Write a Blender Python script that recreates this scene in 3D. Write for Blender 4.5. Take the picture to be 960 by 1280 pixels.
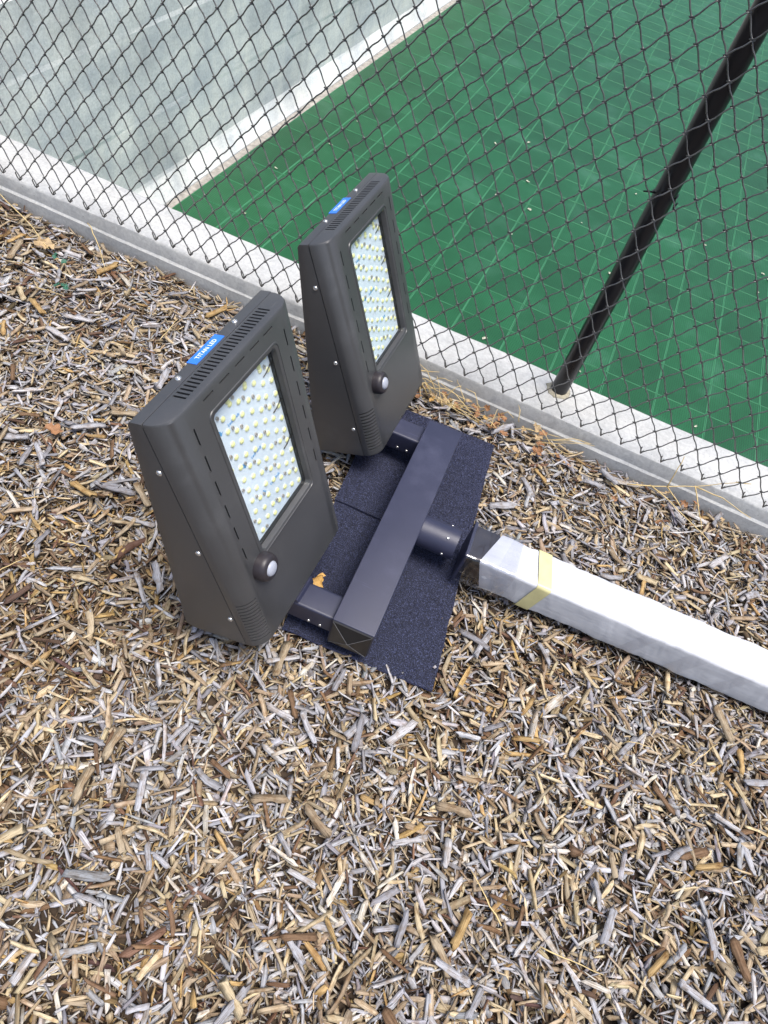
import bpy, bmesh, math, random
import numpy as np
from mathutils import Matrix, Vector, noise

random.seed(7)
rng = np.random.default_rng(11)
for o in list(bpy.data.objects):
    bpy.data.objects.remove(o, do_unlink=True)
scene = bpy.context.scene
COL = scene.collection
rad = math.radians

# ------------------------------------------------------------------ camera, sky, sun, exposure
# world: X runs along the fence, Y points through the fence into the court, Z up, mulch at z = 0
CAMR = ((0.9027228, 0.3841448, 0.1937120), (0.4202062, -0.6906799, -0.5885474), (-0.0922944, 0.6126941, -0.7849125))
CAM = Vector((0.0, -1.66428, 1.44702))
cam = bpy.data.cameras.new('camera')
cam.sensor_fit = 'VERTICAL'
cam.sensor_height = 36.0
cam.lens = 36.0 * 850.0 / 1280.0
cam.clip_start = 0.02
cam.clip_end = 600
co = bpy.data.objects.new('camera', cam)
COL.objects.link(co)
r_, d_, f_ = [Vector(v) for v in CAMR]
co.matrix_world = Matrix(((r_.x, -d_.x, -f_.x, CAM.x), (r_.y, -d_.y, -f_.y, CAM.y), (r_.z, -d_.z, -f_.z, CAM.z), (0, 0, 0, 1)))
scene.camera = co

SUN_DIR = Vector((0.21, -0.08, 0.96)).normalized()       # towards the light
world = bpy.data.worlds.new('World')
scene.world = world
world.use_nodes = True
wn = world.node_tree.nodes
wl = world.node_tree.links
wn.clear()
sky = wn.new('ShaderNodeTexSky')
sky.sky_type = 'NISHITA'
sky.sun_disc = False
sky.sun_elevation = math.asin(SUN_DIR.z)
sky.sun_rotation = math.atan2(SUN_DIR.x, SUN_DIR.y)
sky.altitude = 100
sky.air_density = 1.0
sky.dust_density = 4.0
sky.ozone_density = 1.0
bg = wn.new('ShaderNodeBackground')
bg.inputs['Strength'].default_value = 0.07
wo = wn.new('ShaderNodeOutputWorld')
wl.new(sky.outputs[0], bg.inputs[0])
wl.new(bg.outputs[0], wo.inputs[0])
sun = bpy.data.lights.new('sun', 'SUN')
sun.energy = 1.5
sun.angle = rad(28)
sun.color = (1.0, 0.965, 0.92)
so = bpy.data.objects.new('sun', sun)
COL.objects.link(so)
so.rotation_euler = SUN_DIR.to_track_quat('Z', 'Y').to_euler()
so.location = SUN_DIR * 20
vs = scene.view_settings
vs.view_transform = 'Standard'
vs.look = 'None'
vs.gamma = 1.0
vs.use_curve_mapping = False
vs.exposure = 1.45

# ------------------------------------------------------------------ materials
def nodes_of(name):
    m = bpy.data.materials.new(name)
    m.use_nodes = True
    nt = m.node_tree
    return m, nt.nodes, nt.links, nt.nodes['Principled BSDF']

def N(nodes, kind, **kw):
    n = nodes.new(kind)
    for k, v in kw.items():
        if k in n.inputs.keys():
            n.inputs[k].default_value = v
        else:
            setattr(n, k, v)
    return n

def ramp(nodes, stops):
    r = nodes.new('ShaderNodeValToRGB')
    e = r.color_ramp.elements
    while len(e) < len(stops):
        e.new(0.5)
    for el, (p, c) in zip(e, stops):
        el.position = p
        el.color = (c[0], c[1], c[2], 1)
    return r

def basic(name, col, rough=0.5, metal=0.0, spec=0.5, noise_amt=0.12, scale=40.0, bump=0.0, bump_scale=300.0, coord='Object', stretch=(1, 1, 1)):
    m, n, l, b = nodes_of(name)
    tc = n.new('ShaderNodeTexCoord')
    mp = N(n, 'ShaderNodeMapping')
    mp.inputs['Scale'].default_value = stretch
    l.new(tc.outputs[coord], mp.inputs['Vector'])
    nz = N(n, 'ShaderNodeTexNoise', Scale=scale, Detail=5.0, Roughness=0.6)
    l.new(mp.outputs[0], nz.inputs['Vector'])
    rp = ramp(n, [(0.3, [c * (1 - noise_amt) for c in col]), (0.7, [min(1, c * (1 + noise_amt)) for c in col])])
    l.new(nz.outputs['Fac'], rp.inputs['Fac'])
    l.new(rp.outputs[0], b.inputs['Base Color'])
    b.inputs['Metallic'].default_value = metal
    b.inputs['Specular IOR Level'].default_value = spec
    mr = N(n, 'ShaderNodeMapRange')
    mr.inputs['To Min'].default_value = max(0.02, rough - 0.07)
    mr.inputs['To Max'].default_value = min(1, rough + 0.07)
    l.new(nz.outputs['Fac'], mr.inputs['Value'])
    l.new(mr.outputs[0], b.inputs['Roughness'])
    if bump:
        n2 = N(n, 'ShaderNodeTexNoise', Scale=bump_scale, Detail=3.0)
        l.new(mp.outputs[0], n2.inputs['Vector'])
        bp = N(n, 'ShaderNodeBump', Strength=bump, Distance=0.001)
        l.new(n2.outputs['Fac'], bp.inputs['Height'])
        l.new(bp.outputs[0], b.inputs['Normal'])
    return m

def mat_chip():
    m, n, l, b = nodes_of('weathered_wood')
    a = N(n, 'ShaderNodeAttribute', attribute_name='Col')
    g = N(n, 'ShaderNodeAttribute', attribute_name='grain')
    mp = N(n, 'ShaderNodeMapping')
    mp.inputs['Scale'].default_value = (22, 520, 520)
    l.new(g.outputs['Vector'], mp.inputs['Vector'])
    nz = N(n, 'ShaderNodeTexNoise', Scale=1.0, Detail=4.0, Roughness=0.65)
    l.new(mp.outputs[0], nz.inputs['Vector'])
    rp = ramp(n, [(0.30, (0.22, 0.18, 0.14)), (0.46, (0.82, 0.80, 0.78)), (0.72, (1.15, 1.15, 1.15))])
    l.new(nz.outputs['Fac'], rp.inputs['Fac'])
    mx = N(n, 'ShaderNodeMix', data_type='RGBA', blend_type='MULTIPLY')
    mx.inputs[0].default_value = 1.0
    l.new(a.outputs['Color'], mx.inputs[6])
    l.new(rp.outputs[0], mx.inputs[7])
    n2 = N(n, 'ShaderNodeTexNoise', Scale=55.0, Detail=3.0, Roughness=0.6)
    l.new(g.outputs['Vector'], n2.inputs['Vector'])
    r2 = ramp(n, [(0.30, (0.62, 0.50, 0.38)), (0.52, (1.0, 1.0, 1.0)), (0.8, (1.12, 1.14, 1.18))])
    l.new(n2.outputs['Fac'], r2.inputs['Fac'])
    m2 = N(n, 'ShaderNodeMix', data_type='RGBA', blend_type='MULTIPLY')
    m2.inputs[0].default_value = 0.9
    l.new(mx.outputs[2], m2.inputs[6])
    l.new(r2.outputs[0], m2.inputs[7])
    l.new(m2.outputs[2], b.inputs['Base Color'])
    b.inputs['Roughness'].default_value = 0.75
    b.inputs['Specular IOR Level'].default_value = 0.3
    bp = N(n, 'ShaderNodeBump', Strength=0.5, Distance=0.0012)
    l.new(nz.outputs['Fac'], bp.inputs['Height'])
    l.new(bp.outputs[0], b.inputs['Normal'])
    return m

def mat_concrete(name, base, streak=0.0, board=0.0):
    m, n, l, b = nodes_of(name)
    tc = n.new('ShaderNodeTexCoord')
    n1 = N(n, 'ShaderNodeTexNoise', Scale=2.2, Detail=6.0, Roughness=0.62)
    l.new(tc.outputs['Object'], n1.inputs['Vector'])
    r1 = ramp(n, [(0.25, [c * 0.72 for c in base]), (0.5, base), (0.8, [min(1, c * 1.18) for c in base])])
    l.new(n1.outputs['Fac'], r1.inputs['Fac'])
    n2 = N(n, 'ShaderNodeTexNoise', Scale=90.0, Detail=4.0, Roughness=0.7)
    l.new(tc.outputs['Object'], n2.inputs['Vector'])
    r2 = ramp(n, [(0.3, (0.8, 0.8, 0.8)), (0.7, (1.08, 1.08, 1.08))])
    l.new(n2.outputs['Fac'], r2.inputs['Fac'])
    mx = N(n, 'ShaderNodeMix', data_type='RGBA', blend_type='MULTIPLY')
    mx.inputs[0].default_value = 1.0
    l.new(r1.outputs[0], mx.inputs[6])
    l.new(r2.outputs[0], mx.inputs[7])
    out = mx.outputs[2]
    if streak:
        for sc, lo in (((0.6, 5.0, 1.6), 0.82), ((1.0, 0.9, 7.0), 0.78), ((1.0, 1.6, 1.6), 0.80)):
            mp = N(n, 'ShaderNodeMapping')
            mp.inputs['Scale'].default_value = sc
            l.new(tc.outputs['Object'], mp.inputs['Vector'])
            n3 = N(n, 'ShaderNodeTexNoise', Scale=1.3, Detail=5.0, Roughness=0.65, Distortion=0.4)
            l.new(mp.outputs[0], n3.inputs['Vector'])
            r3 = ramp(n, [(0.36, (lo * 0.97, lo, lo * 1.03)), (0.56, (1.0, 1.0, 0.98)), (0.75, (1.13, 1.1, 1.04))])
            l.new(n3.outputs['Fac'], r3.inputs['Fac'])
            mm = N(n, 'ShaderNodeMix', data_type='RGBA', blend_type='MULTIPLY')
            mm.inputs[0].default_value = streak
            l.new(out, mm.inputs[6])
            l.new(r3.outputs[0], mm.inputs[7])
            out = mm.outputs[2]
    # small air pits
    vo = N(n, 'ShaderNodeTexVoronoi', Scale=55.0)
    l.new(tc.outputs['Object'], vo.inputs['Vector'])
    rv = ramp(n, [(0.07, (0.45, 0.45, 0.45)), (0.13, (1, 1, 1))])
    l.new(vo.outputs['Distance'], rv.inputs['Fac'])
    mp2 = N(n, 'ShaderNodeMix', data_type='RGBA', blend_type='MULTIPLY')
    mp2.inputs[0].default_value = 0.6
    l.new(out, mp2.inputs[6])
    l.new(rv.outputs[0], mp2.inputs[7])
    l.new(mp2.outputs[2], b.inputs['Base Color'])
    b.inputs['Roughness'].default_value = 0.85
    bp = N(n, 'ShaderNodeBump', Strength=0.35, Distance=0.003)
    l.new(n2.outputs['Fac'], bp.inputs['Height'])
    l.new(bp.outputs[0], b.inputs['Normal'])
    return m

def mat_tile():
    m, n, l, b = nodes_of('green_court_plastic')
    tc = n.new('ShaderNodeTexCoord')
    oi = n.new('ShaderNodeObjectInfo')
    # perforated field: grid of small rounded holes, pitch 12 mm
    sep = n.new('ShaderNodeSeparateXYZ')
    l.new(tc.outputs['Object'], sep.inputs[0])
    prod = []
    for ax in ('X', 'Y'):
        mu = N(n, 'ShaderNodeMath', operation='MULTIPLY')
        mu.inputs[1].default_value = math.pi * 2 / 0.0125
        l.new(sep.outputs[ax], mu.inputs[0])
        si = N(n, 'ShaderNodeMath', operation='COSINE')
        l.new(mu.outputs[0], si.inputs[0])
        prod.append(si)
    ad = N(n, 'ShaderNodeMath', operation='ADD')
    l.new(prod[0].outputs[0], ad.inputs[0])
    l.new(prod[1].outputs[0], ad.inputs[1])
    hole = ramp(n, [(0.45, (1, 1, 1)), (0.8, (0.12, 0.14, 0.13))])
    sc = N(n, 'ShaderNodeMapRange')
    sc.inputs['From Min'].default_value = -1.0
    sc.inputs['From Max'].default_value = 2.0
    l.new(ad.outputs[0], sc.inputs['Value'])
    l.new(sc.outputs[0], hole.inputs['Fac'])
    nz = N(n, 'ShaderNodeTexNoise', Scale=2.5, Detail=6.0, Roughness=0.65)
    geo = n.new('ShaderNodeNewGeometry')
    l.new(geo.outputs['Position'], nz.inputs['Vector'])
    rp = ramp(n, [(0.28, (0.008, 0.074, 0.025)), (0.55, (0.012, 0.098, 0.036)), (0.72, (0.034, 0.135, 0.070))])
    l.new(nz.outputs['Fac'], rp.inputs['Fac'])
    mx = N(n, 'ShaderNodeMix', data_type='RGBA', blend_type='MULTIPLY')
    mx.inputs[0].default_value = 0.75
    l.new(rp.outputs[0], mx.inputs[6])
    l.new(hole.outputs[0], mx.inputs[7])
    mo = N(n, 'ShaderNodeMapRange')
    mo.inputs['To Min'].default_value = 0.84
    mo.inputs['To Max'].default_value = 1.14
    l.new(oi.outputs['Random'], mo.inputs['Value'])
    hv = n.new('ShaderNodeHueSaturation')
    l.new(mx.outputs[2], hv.inputs['Color'])
    l.new(mo.outputs[0], hv.inputs['Value'])
    l.new(hv.outputs[0], b.inputs['Base Color'])
    b.inputs['Roughness'].default_value = 0.42
    b.inputs['Specular IOR Level'].default_value = 0.33
    bp = N(n, 'ShaderNodeBump', Strength=0.4, Distance=0.002)
    l.new(hole.outputs[0], bp.inputs['Height'])
    l.new(bp.outputs[0], b.inputs['Normal'])
    return m

def mat_carpet():
    m, n, l, b = nodes_of('navy_carpet')
    tc = n.new('ShaderNodeTexCoord')
    nz = N(n, 'ShaderNodeTexNoise', Scale=330.0, Detail=2.0, Roughness=0.6)
    l.new(tc.outputs['Object'], nz.inputs['Vector'])
    rp = ramp(n, [(0.42, (0.003, 0.004, 0.010)), (0.54, (0.010, 0.013, 0.036)), (0.68, (0.058, 0.070, 0.14))])
    l.new(nz.outputs['Fac'], rp.inputs['Fac'])
    l.new(rp.outputs[0], b.inputs['Base Color'])
    b.inputs['Roughness'].default_value = 0.8
    b.inputs['Sheen Weight'].default_value = 0.35
    b.inputs['Sheen Tint'].default_value = (0.45, 0.5, 1.0, 1)
    bp = N(n, 'ShaderNodeBump', Strength=0.9, Distance=0.003)
    l.new(nz.outputs['Fac'], bp.inputs['Height'])
    l.new(bp.outputs[0], b.inputs['Normal'])
    return m

def mat_film(name, tint, gloss=0.12, alpha=0.15):
    """thin clear film: mostly transparent with a glossy coat that follows the view angle like real film"""
    m = bpy.data.materials.new(name)
    m.use_nodes = True
    n, l = m.node_tree.nodes, m.node_tree.links
    n.clear()
    out = n.new('ShaderNodeOutputMaterial')
    tr = n.new('ShaderNodeBsdfTransparent')
    tr.inputs[0].default_value = (*tint, 1)
    gl = n.new('ShaderNodeBsdfGlossy')
    gl.inputs['Roughness'].default_value = gloss
    tc = n.new('ShaderNodeTexCoord')
    nz = N(n, 'ShaderNodeTexNoise', Scale=45.0, Detail=4.0, Distortion=1.2)
    l.new(tc.outputs['Object'], nz.inputs['Vector'])
    bp = N(n, 'ShaderNodeBump', Strength=0.35 if alpha > 0.1 else 0.02, Distance=0.002)
    l.new(nz.outputs['Fac'], bp.inputs['Height'])
    l.new(bp.outputs[0], gl.inputs['Normal'])
    lw = N(n, 'ShaderNodeLayerWeight', Blend=0.5)
    pw = N(n, 'ShaderNodeMath', operation='POWER')
    pw.inputs[1].default_value = 4.0
    l.new(lw.outputs['Facing'], pw.inputs[0])
    ad = N(n, 'ShaderNodeMapRange')
    ad.inputs['To Min'].default_value = 0.03 + alpha
    ad.inputs['To Max'].default_value = 0.85
    l.new(pw.outputs[0], ad.inputs['Value'])
    mx = n.new('ShaderNodeMixShader')
    l.new(ad.outputs[0], mx.inputs[0])
    l.new(tr.outputs[0], mx.inputs[1])
    l.new(gl.outputs[0], mx.inputs[2])
    l.new(mx.outputs[0], out.inputs['Surface'])
    return m

M = {}
M['chip'] = mat_chip()
M['soil'] = basic('dark_soil', (0.045, 0.030, 0.019), 0.95, noise_amt=0.4, scale=60, bump=0.8, bump_scale=150)
M['kerb'] = mat_concrete('kerb_concrete', (0.66, 0.655, 0.63), 0.3)
M['wall'] = mat_concrete('board_formed_concrete', (0.84, 0.85, 0.835), 0.7)
M['gutter'] = basic('dusty_gutter', (0.30, 0.28, 0.25), 0.95, noise_amt=0.4, scale=25, bump=0.6)
M['tile'] = mat_tile()
M['tile_rim'] = basic('pale_green_rim', (0.045, 0.20, 0.095), 0.5, noise_amt=0.3, scale=9)
M['base'] = basic('court_slab', (0.03, 0.05, 0.04), 0.9)
M['wire'] = basic('dark_coated_wire', (0.085, 0.083, 0.078), 0.28, spec=1.0, noise_amt=0.45, scale=25)
M['post'] = basic('black_gloss_paint', (0.008, 0.008, 0.010), 0.30, spec=0.5, noise_amt=0.25, scale=12, bump=0.05, bump_scale=60)
M['grout'] = basic('pale_grout', (0.42, 0.38, 0.28), 0.9, noise_amt=0.3, scale=120, bump=0.6)
def mat_powder(name, col, rough, spec):
    m, n, l, b = nodes_of(name)
    tc = n.new('ShaderNodeTexCoord')
    n1 = N(n, 'ShaderNodeTexNoise', Scale=7.0, Detail=7.0, Roughness=0.68)
    n2 = N(n, 'ShaderNodeTexNoise', Scale=1500.0, Detail=2.0)
    mp = N(n, 'ShaderNodeMapping')
    mp.inputs['Scale'].default_value = (6, 90, 14)
    mp.inputs['Rotation'].default_value = (0.3, 0.5, 0.7)
    l.new(tc.outputs['Object'], mp.inputs['Vector'])
    n3 = N(n, 'ShaderNodeTexNoise', Scale=1.6, Detail=3.0, Roughness=0.5)
    l.new(mp.outputs[0], n3.inputs['Vector'])
    for q in (n1, n2):
        l.new(tc.outputs['Object'], q.inputs['Vector'])
    r1 = ramp(n, [(0.30, [c * 0.86 for c in col]), (0.55, col), (0.78, [c * 1.35 + 0.012 for c in col])])
    l.new(n1.outputs['Fac'], r1.inputs['Fac'])
    sp = ramp(n, [(0.70, (1, 1, 1)), (0.76, (1.55, 1.52, 1.48))])
    l.new(n3.outputs['Fac'], sp.inputs['Fac'])
    gr = ramp(n, [(0.3, (0.88, 0.88, 0.88)), (0.7, (1.12, 1.12, 1.12))])
    l.new(n2.outputs['Fac'], gr.inputs['Fac'])
    out = r1.outputs[0]
    for src in (sp, gr):
        mx = N(n, 'ShaderNodeMix', data_type='RGBA', blend_type='MULTIPLY')
        mx.inputs[0].default_value = 1.0
        l.new(out, mx.inputs[6])
        l.new(src.outputs[0], mx.inputs[7])
        out = mx.outputs[2]
    l.new(out, b.inputs['Base Color'])
    mr = N(n, 'ShaderNodeMapRange')
    mr.inputs['To Min'].default_value = rough - 0.12
    mr.inputs['To Max'].default_value = rough + 0.16
    l.new(n1.outputs['Fac'], mr.inputs['Value'])
    l.new(mr.outputs[0], b.inputs['Roughness'])
    b.inputs['Specular IOR Level'].default_value = spec
    bp = N(n, 'ShaderNodeBump', Strength=0.3, Distance=0.0006)
    l.new(n2.outputs['Fac'], bp.inputs['Height'])
    l.new(bp.outputs[0], b.inputs['Normal'])
    return m
M['housing'] = mat_powder('bronze_grey_powder_coat', (0.054, 0.055, 0.058), 0.36, 0.85)
M['bracket'] = mat_powder('blue_black_powder_coat', (0.026, 0.029, 0.060), 0.44, 0.6)
M['cap'] = basic('black_plastic', (0.010, 0.010, 0.011), 0.4, noise_amt=0.1)
M['edge'] = basic('worn_edge', (0.11, 0.11, 0.115), 0.4, noise_amt=0.2)
M['sensor'] = basic('dark_brown_plastic', (0.026, 0.022, 0.026), 0.42, noise_amt=0.1)
M['lens'] = basic('milky_lens', (0.36, 0.385, 0.45), 0.35, noise_amt=0.03)
M['steel'] = basic('bright_steel', (0.75, 0.74, 0.72), 0.25, metal=0.9, noise_amt=0.1, scale=200)
M['board'] = basic('white_circuit_board', (0.78, 0.86, 0.97), 0.25, noise_amt=0.03, scale=60)
M['led'] = basic('yellow_phosphor', (0.90, 0.88, 0.42), 0.3, noise_amt=0.05, scale=500)
M['ledbody'] = basic('led_package', (0.85, 0.87, 0.85), 0.3, noise_amt=0.03)
M['dark'] = basic('dark_component', (0.06, 0.055, 0.05), 0.45, noise_amt=0.2)
M['copper'] = basic('grey_component', (0.42, 0.39, 0.37), 0.4, noise_amt=0.2)
M['blueink'] = basic('blue_ink', (0.10, 0.36, 0.70), 0.5, noise_amt=0.05)
M['sticker'] = basic('blue_sticker', (0.035, 0.19, 0.72), 0.35, noise_amt=0.06, scale=60)
M['white'] = basic('white_print', (0.85, 0.87, 0.9), 0.45, noise_amt=0.03)
M['carpet'] = mat_carpet()
M['foam'] = basic('white_foam_wrap', (0.55, 0.565, 0.60), 0.7, spec=0.2, noise_amt=0.12, scale=9, bump=0.8, bump_scale=45, stretch=(0.4, 2, 2))
M['tape'] = basic('yellow_tape', (0.62, 0.58, 0.30), 0.35, noise_amt=0.1, scale=30)
M['cleartape'] = mat_film('clear_tape', (0.985, 0.985, 0.99), 0.4, 0.0)
M['film'] = mat_film('clear_plastic', (0.93, 0.94, 0.97), 0.15, 0.10)
M['glass'] = mat_film('window_glass', (0.97, 0.985, 0.98), 0.03, 0.0)
M['straw'] = basic('dry_straw', (0.62, 0.47, 0.22), 0.6, noise_amt=0.2, scale=60)
M['leaf_rust'] = basic('rust_leaf', (0.28, 0.14, 0.065), 0.7, noise_amt=0.35, scale=90)
M['leaf_tan'] = basic('tan_leaf', (0.40, 0.29, 0.16), 0.7, noise_amt=0.3, scale=90)
M['leaf_gold'] = basic('golden_leaf', (0.50, 0.30, 0.09), 0.6, noise_amt=0.2, scale=90)
M['leaf_pale'] = basic('pale_leaf', (0.46, 0.46, 0.36), 0.7, noise_amt=0.2, scale=90)
M['leaf_green'] = basic('teal_green_leaf', (0.03, 0.12, 0.075), 0.6, noise_amt=0.4, scale=200)

# ------------------------------------------------------------------ helpers
def link(o, parent=None):
    COL.objects.link(o)
    if parent is not None:
        o.parent = parent
    return o

def mesh_obj(name, verts, faces, mat, parent=None, smooth=False):
    me = bpy.data.meshes.new(name)
    me.from_pydata([tuple(v) for v in verts], [], faces)
    return finish(name, me, mat, parent, smooth)

def finish(name, me, mat, parent=None, smooth=False):
    for mm in (mat if isinstance(mat, (list, tuple)) else [mat]):
        me.materials.append(mm)
    if smooth:
        me.polygons.foreach_set('use_smooth', [True] * len(me.polygons))
    me.update()
    return link(bpy.data.objects.new(name, me), parent)

def bm_obj(name, bm, mat, parent=None, smooth=False, angle=None):
    me = bpy.data.meshes.new(name)
    bmesh.ops.recalc_face_normals(bm, faces=bm.faces)
    bm.to_mesh(me)
    bm.free()
    o = finish(name, me, mat, parent, smooth)
    if angle:
        me.set_sharp_from_angle(angle=rad(angle))
    return o

def empty(name, loc=(0, 0, 0), rot=None):
    o = bpy.data.objects.new(name, None)
    o.empty_display_size = 0.05
    COL.objects.link(o)
    o.location = loc
    if rot is not None:
        o.rotation_euler = rot
    return o

def tag(o, label=None, cat=None, group=None, kind=None):
    if label: o['label'] = label
    if cat: o['category'] = cat
    if group: o['group'] = group
    if kind: o['kind'] = kind
    return o

def add_box(bm, x0, x1, y0, y1, z0, z1, mtx=None, bevel=0.0, seg=2):
    vs_ = []
    for x in (x0, x1):
        for y in (y0, y1):
            for z in (z0, z1):
                vs_.append(bm.verts.new((x, y, z)))
    idx = [(0, 1, 3, 2), (4, 6, 7, 5), (0, 4, 5, 1), (2, 3, 7, 6), (0, 2, 6, 4), (1, 5, 7, 3)]
    fs = [bm.faces.new([vs_[i] for i in f]) for f in idx]
    if mtx is not None:
        bmesh.ops.transform(bm, matrix=mtx, verts=vs_)
    if bevel:
        es = list({e for f in fs for e in f.edges})
        bmesh.ops.bevel(bm, geom=es, offset=bevel, segments=seg, profile=0.6, affect='EDGES')
    return vs_

def tube_data(pts, r, sides=6, closed_ends=True):
    """verts and faces of a tube along a polyline, r a number or a list"""
    pts = [Vector(p) for p in pts]
    V, F = [], []
    n = len(pts)
    ref = Vector((0.13, 0.97, 0.2)).normalized()
    for i, p in enumerate(pts):
        t = (pts[min(n - 1, i + 1)] - pts[max(0, i - 1)])
        t = t.normalized() if t.length > 1e-9 else Vector((0, 0, 1))
        a = t.cross(ref)
        if a.length < 0.1:
            a = t.cross(Vector((1, 0, 0)))
        a.normalize()
        b = t.cross(a).normalized()
        rr = r[i] if isinstance(r, (list, tuple)) else r
        for k in range(sides):
            an = 2 * math.pi * k / sides
            V.append(p + (a * math.cos(an) + b * math.sin(an)) * rr)
    for i in range(n - 1):
        for k in range(sides):
            k2 = (k + 1) % sides
            F.append((i * sides + k, i * sides + k2, (i + 1) * sides + k2, (i + 1) * sides + k))
    if closed_ends:
        F.append(tuple(range(sides))[::-1])
        F.append(tuple((n - 1) * sides + k for k in range(sides)))
    return V, F

def lathe_data(prof, sides=20):
    """profile [(radius, height)] round local Z"""
    V, F = [], []
    for r, h in prof:
        for k in range(sides):
            an = 2 * math.pi * k / sides
            V.append((r * math.cos(an), r * math.sin(an), h))
    for i in range(len(prof) - 1):
        for k in range(sides):
            k2 = (k + 1) % sides
            F.append((i * sides + k, i * sides + k2, (i + 1) * sides + k2, (i + 1) * sides + k))
    F.append(tuple(range(sides))[::-1])
    F.append(tuple((len(prof) - 1) * sides + k for k in range(sides)))
    return V, F

def lathe_mesh(name, prof, sides, mat, smooth=True):
    V, F = lathe_data(prof, sides)
    me = bpy.data.meshes.new(name)
    me.from_pydata(V, [], F)
    me.materials.append(mat)
    if smooth:
        me.polygons.foreach_set('use_smooth', [True] * len(me.polygons))
        me.set_sharp_from_angle(angle=rad(40))
    me.update()
    return me

def text_mesh(txt, size):
    cu = bpy.data.curves.new('lettering', 'FONT')
    cu.body = txt
    cu.size = size
    cu.align_x = 'CENTER'
    cu.align_y = 'CENTER'
    cu.extrude = 0.0002
    cu.resolution_u = 3
    cu.offset = 0.0
    to = bpy.data.objects.new('lettering', cu)
    COL.objects.link(to)
    dg = bpy.context.evaluated_depsgraph_get()
    me = bpy.data.meshes.new_from_object(to.evaluated_get(dg))
    bpy.data.objects.remove(to, do_unlink=True)
    me.name = 'lettering'
    me.materials.clear()
    return me

def boolean_cut(obj, cutter):
    md = obj.modifiers.new('cut', 'BOOLEAN')
    md.operation = 'DIFFERENCE'
    md.solver = 'EXACT'
    md.object = cutter
    dg = bpy.context.evaluated_depsgraph_get()
    dg.update()
    me = bpy.data.meshes.new_from_object(obj.evaluated_get(dg))
    obj.modifiers.clear()
    old = obj.data
    obj.data = me
    me.name = old.name
    bpy.data.objects.remove(cutter, do_unlink=True)

def undul(x, y):
    v = 0.012 * noise.noise((x * 1.7, y * 1.7, 3.1)) + 0.008 * noise.noise((x * 4.3, y * 4.3, 7.7))
    return v

# ------------------------------------------------------------------ the setting: ground, walls, court
g = mesh_obj('ground', [(-300, -300, -1.0), (300, -300, -1.0), (300, 300, -1.0), (-300, 300, -1.0)], [(0, 1, 2, 3)], M['soil'])
tag(g, 'dark bare earth reaching out below and around the mulch and court', 'ground', kind='structure')

# mulch bed: undulating soil surface under the chips
nx, ny = 90, 66
X0, X1, Y0, Y1 = -5.0, 5.0, -6.0, 0.014
V, F = [], []
xs = np.concatenate([[X0], np.linspace(-2.8, 2.2, nx), [X1]])
ys = np.concatenate([[Y0], np.linspace(-2.8, Y1, ny)])
for y in ys:
    for x in xs:
        V.append((x, y, undul(x, y) - 0.022))
W_ = len(xs)
for j in range(len(ys) - 1):
    for i in range(W_ - 1):
        F.append((j * W_ + i, j * W_ + i + 1, (j + 1) * W_ + i + 1, (j + 1) * W_ + i))
bed = mesh_obj('mulch_bed', V, F, M['soil'], smooth=True)
tag(bed, 'bed of weathered wood chip mulch in front of the concrete kerb', 'mulch', kind='structure')

# kerb wall under the fence (top of the court's retaining wall)
def kerb_profile():
    yb, yf, zt = 0.015, 0.213, 0.085
    return [(yb - 0.007, -0.9), (yb - 0.007, 0.030), (yb - 0.001, 0.036), (yb, zt - 0.009), (yb + 0.003, zt - 0.003), (yb + 0.009, zt),
            (yf - 0.006, zt), (yf - 0.001, zt - 0.004), (yf, zt - 0.010), (yf, -0.95), (yb - 0.007, -0.95)]
kp = kerb_profile()
V, F = [], []
kx = np.concatenate([[-6.0], np.linspace(-3.0, 2.6, 150), [6.0]])
for x in kx:
    for i, (y, z) in enumerate(kp):
        j = 0.0022 * noise.noise((x * 3.0, i * 1.7, 0.3)) + 0.0012 * noise.noise((x * 17.0, i * 3.1, 5.3))
        V.append((x, y + j, z + (j * 0.8 if z > 0 else 0)))
n_ = len(kp)
for a in range(len(kx) - 1):
    for i in range(n_):
        i2 = (i + 1) % n_
        F.append((a * n_ + i, (a + 1) * n_ + i, (a + 1) * n_ + i2, a * n_ + i2))
kerb = mesh_obj('kerb_wall', V, F, M['kerb'], smooth=True)
kerb.data.set_sharp_from_angle(angle=rad(35))
tag(kerb, 'long low concrete kerb wall carrying the chain link fence', 'wall')

# the court's side wall: board-formed concrete with a projecting foot
WX = -2.36
FLZ = -0.88
wy = np.concatenate([np.linspace(0.216, 12.0, 70), [16.0]])
prof = [(WX, -0.95), (WX + 0.062, -0.95), (WX + 0.060, FLZ + 0.004), (WX + 0.050, FLZ + 0.022), (WX + 0.008, FLZ + 0.115), (WX, FLZ + 0.135), (WX, -0.42), (WX + 0.0008, -0.40), (WX, 0.0), (WX - 0.001, 0.02), (WX - 0.002, 0.274), (WX - 0.012, 0.284), (WX - 0.24, 0.284), (WX - 0.24, -0.95)]
V, F = [], []
for y in wy:
    for i, (x, z) in enumerate(prof):
        j = 0.004 * noise.noise((y * 1.4, i * 1.1, 2.2))
        V.append((x + j, y, z))
n_ = len(prof)
for a in range(len(wy) - 1):
    for i in range(n_):
        i2 = (i + 1) % n_
        F.append((a * n_ + i, a * n_ + i2, (a + 1) * n_ + i2, (a + 1) * n_ + i))
F.append(tuple(range(n_))[::-1])
F.append(tuple((len(wy) - 1) * n_ + k for k in range(n_)))
wall = mesh_obj('court_wall', V, F, M['wall'])
tag(wall, 'tall grey board-formed concrete wall bounding the green court', 'wall')
bm = bmesh.new()
add_box(bm, -12, WX - 0.241, 0.216, 16, -0.97, 0.262)
bank = bm_obj('bank', bm, M['gutter'])
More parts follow.
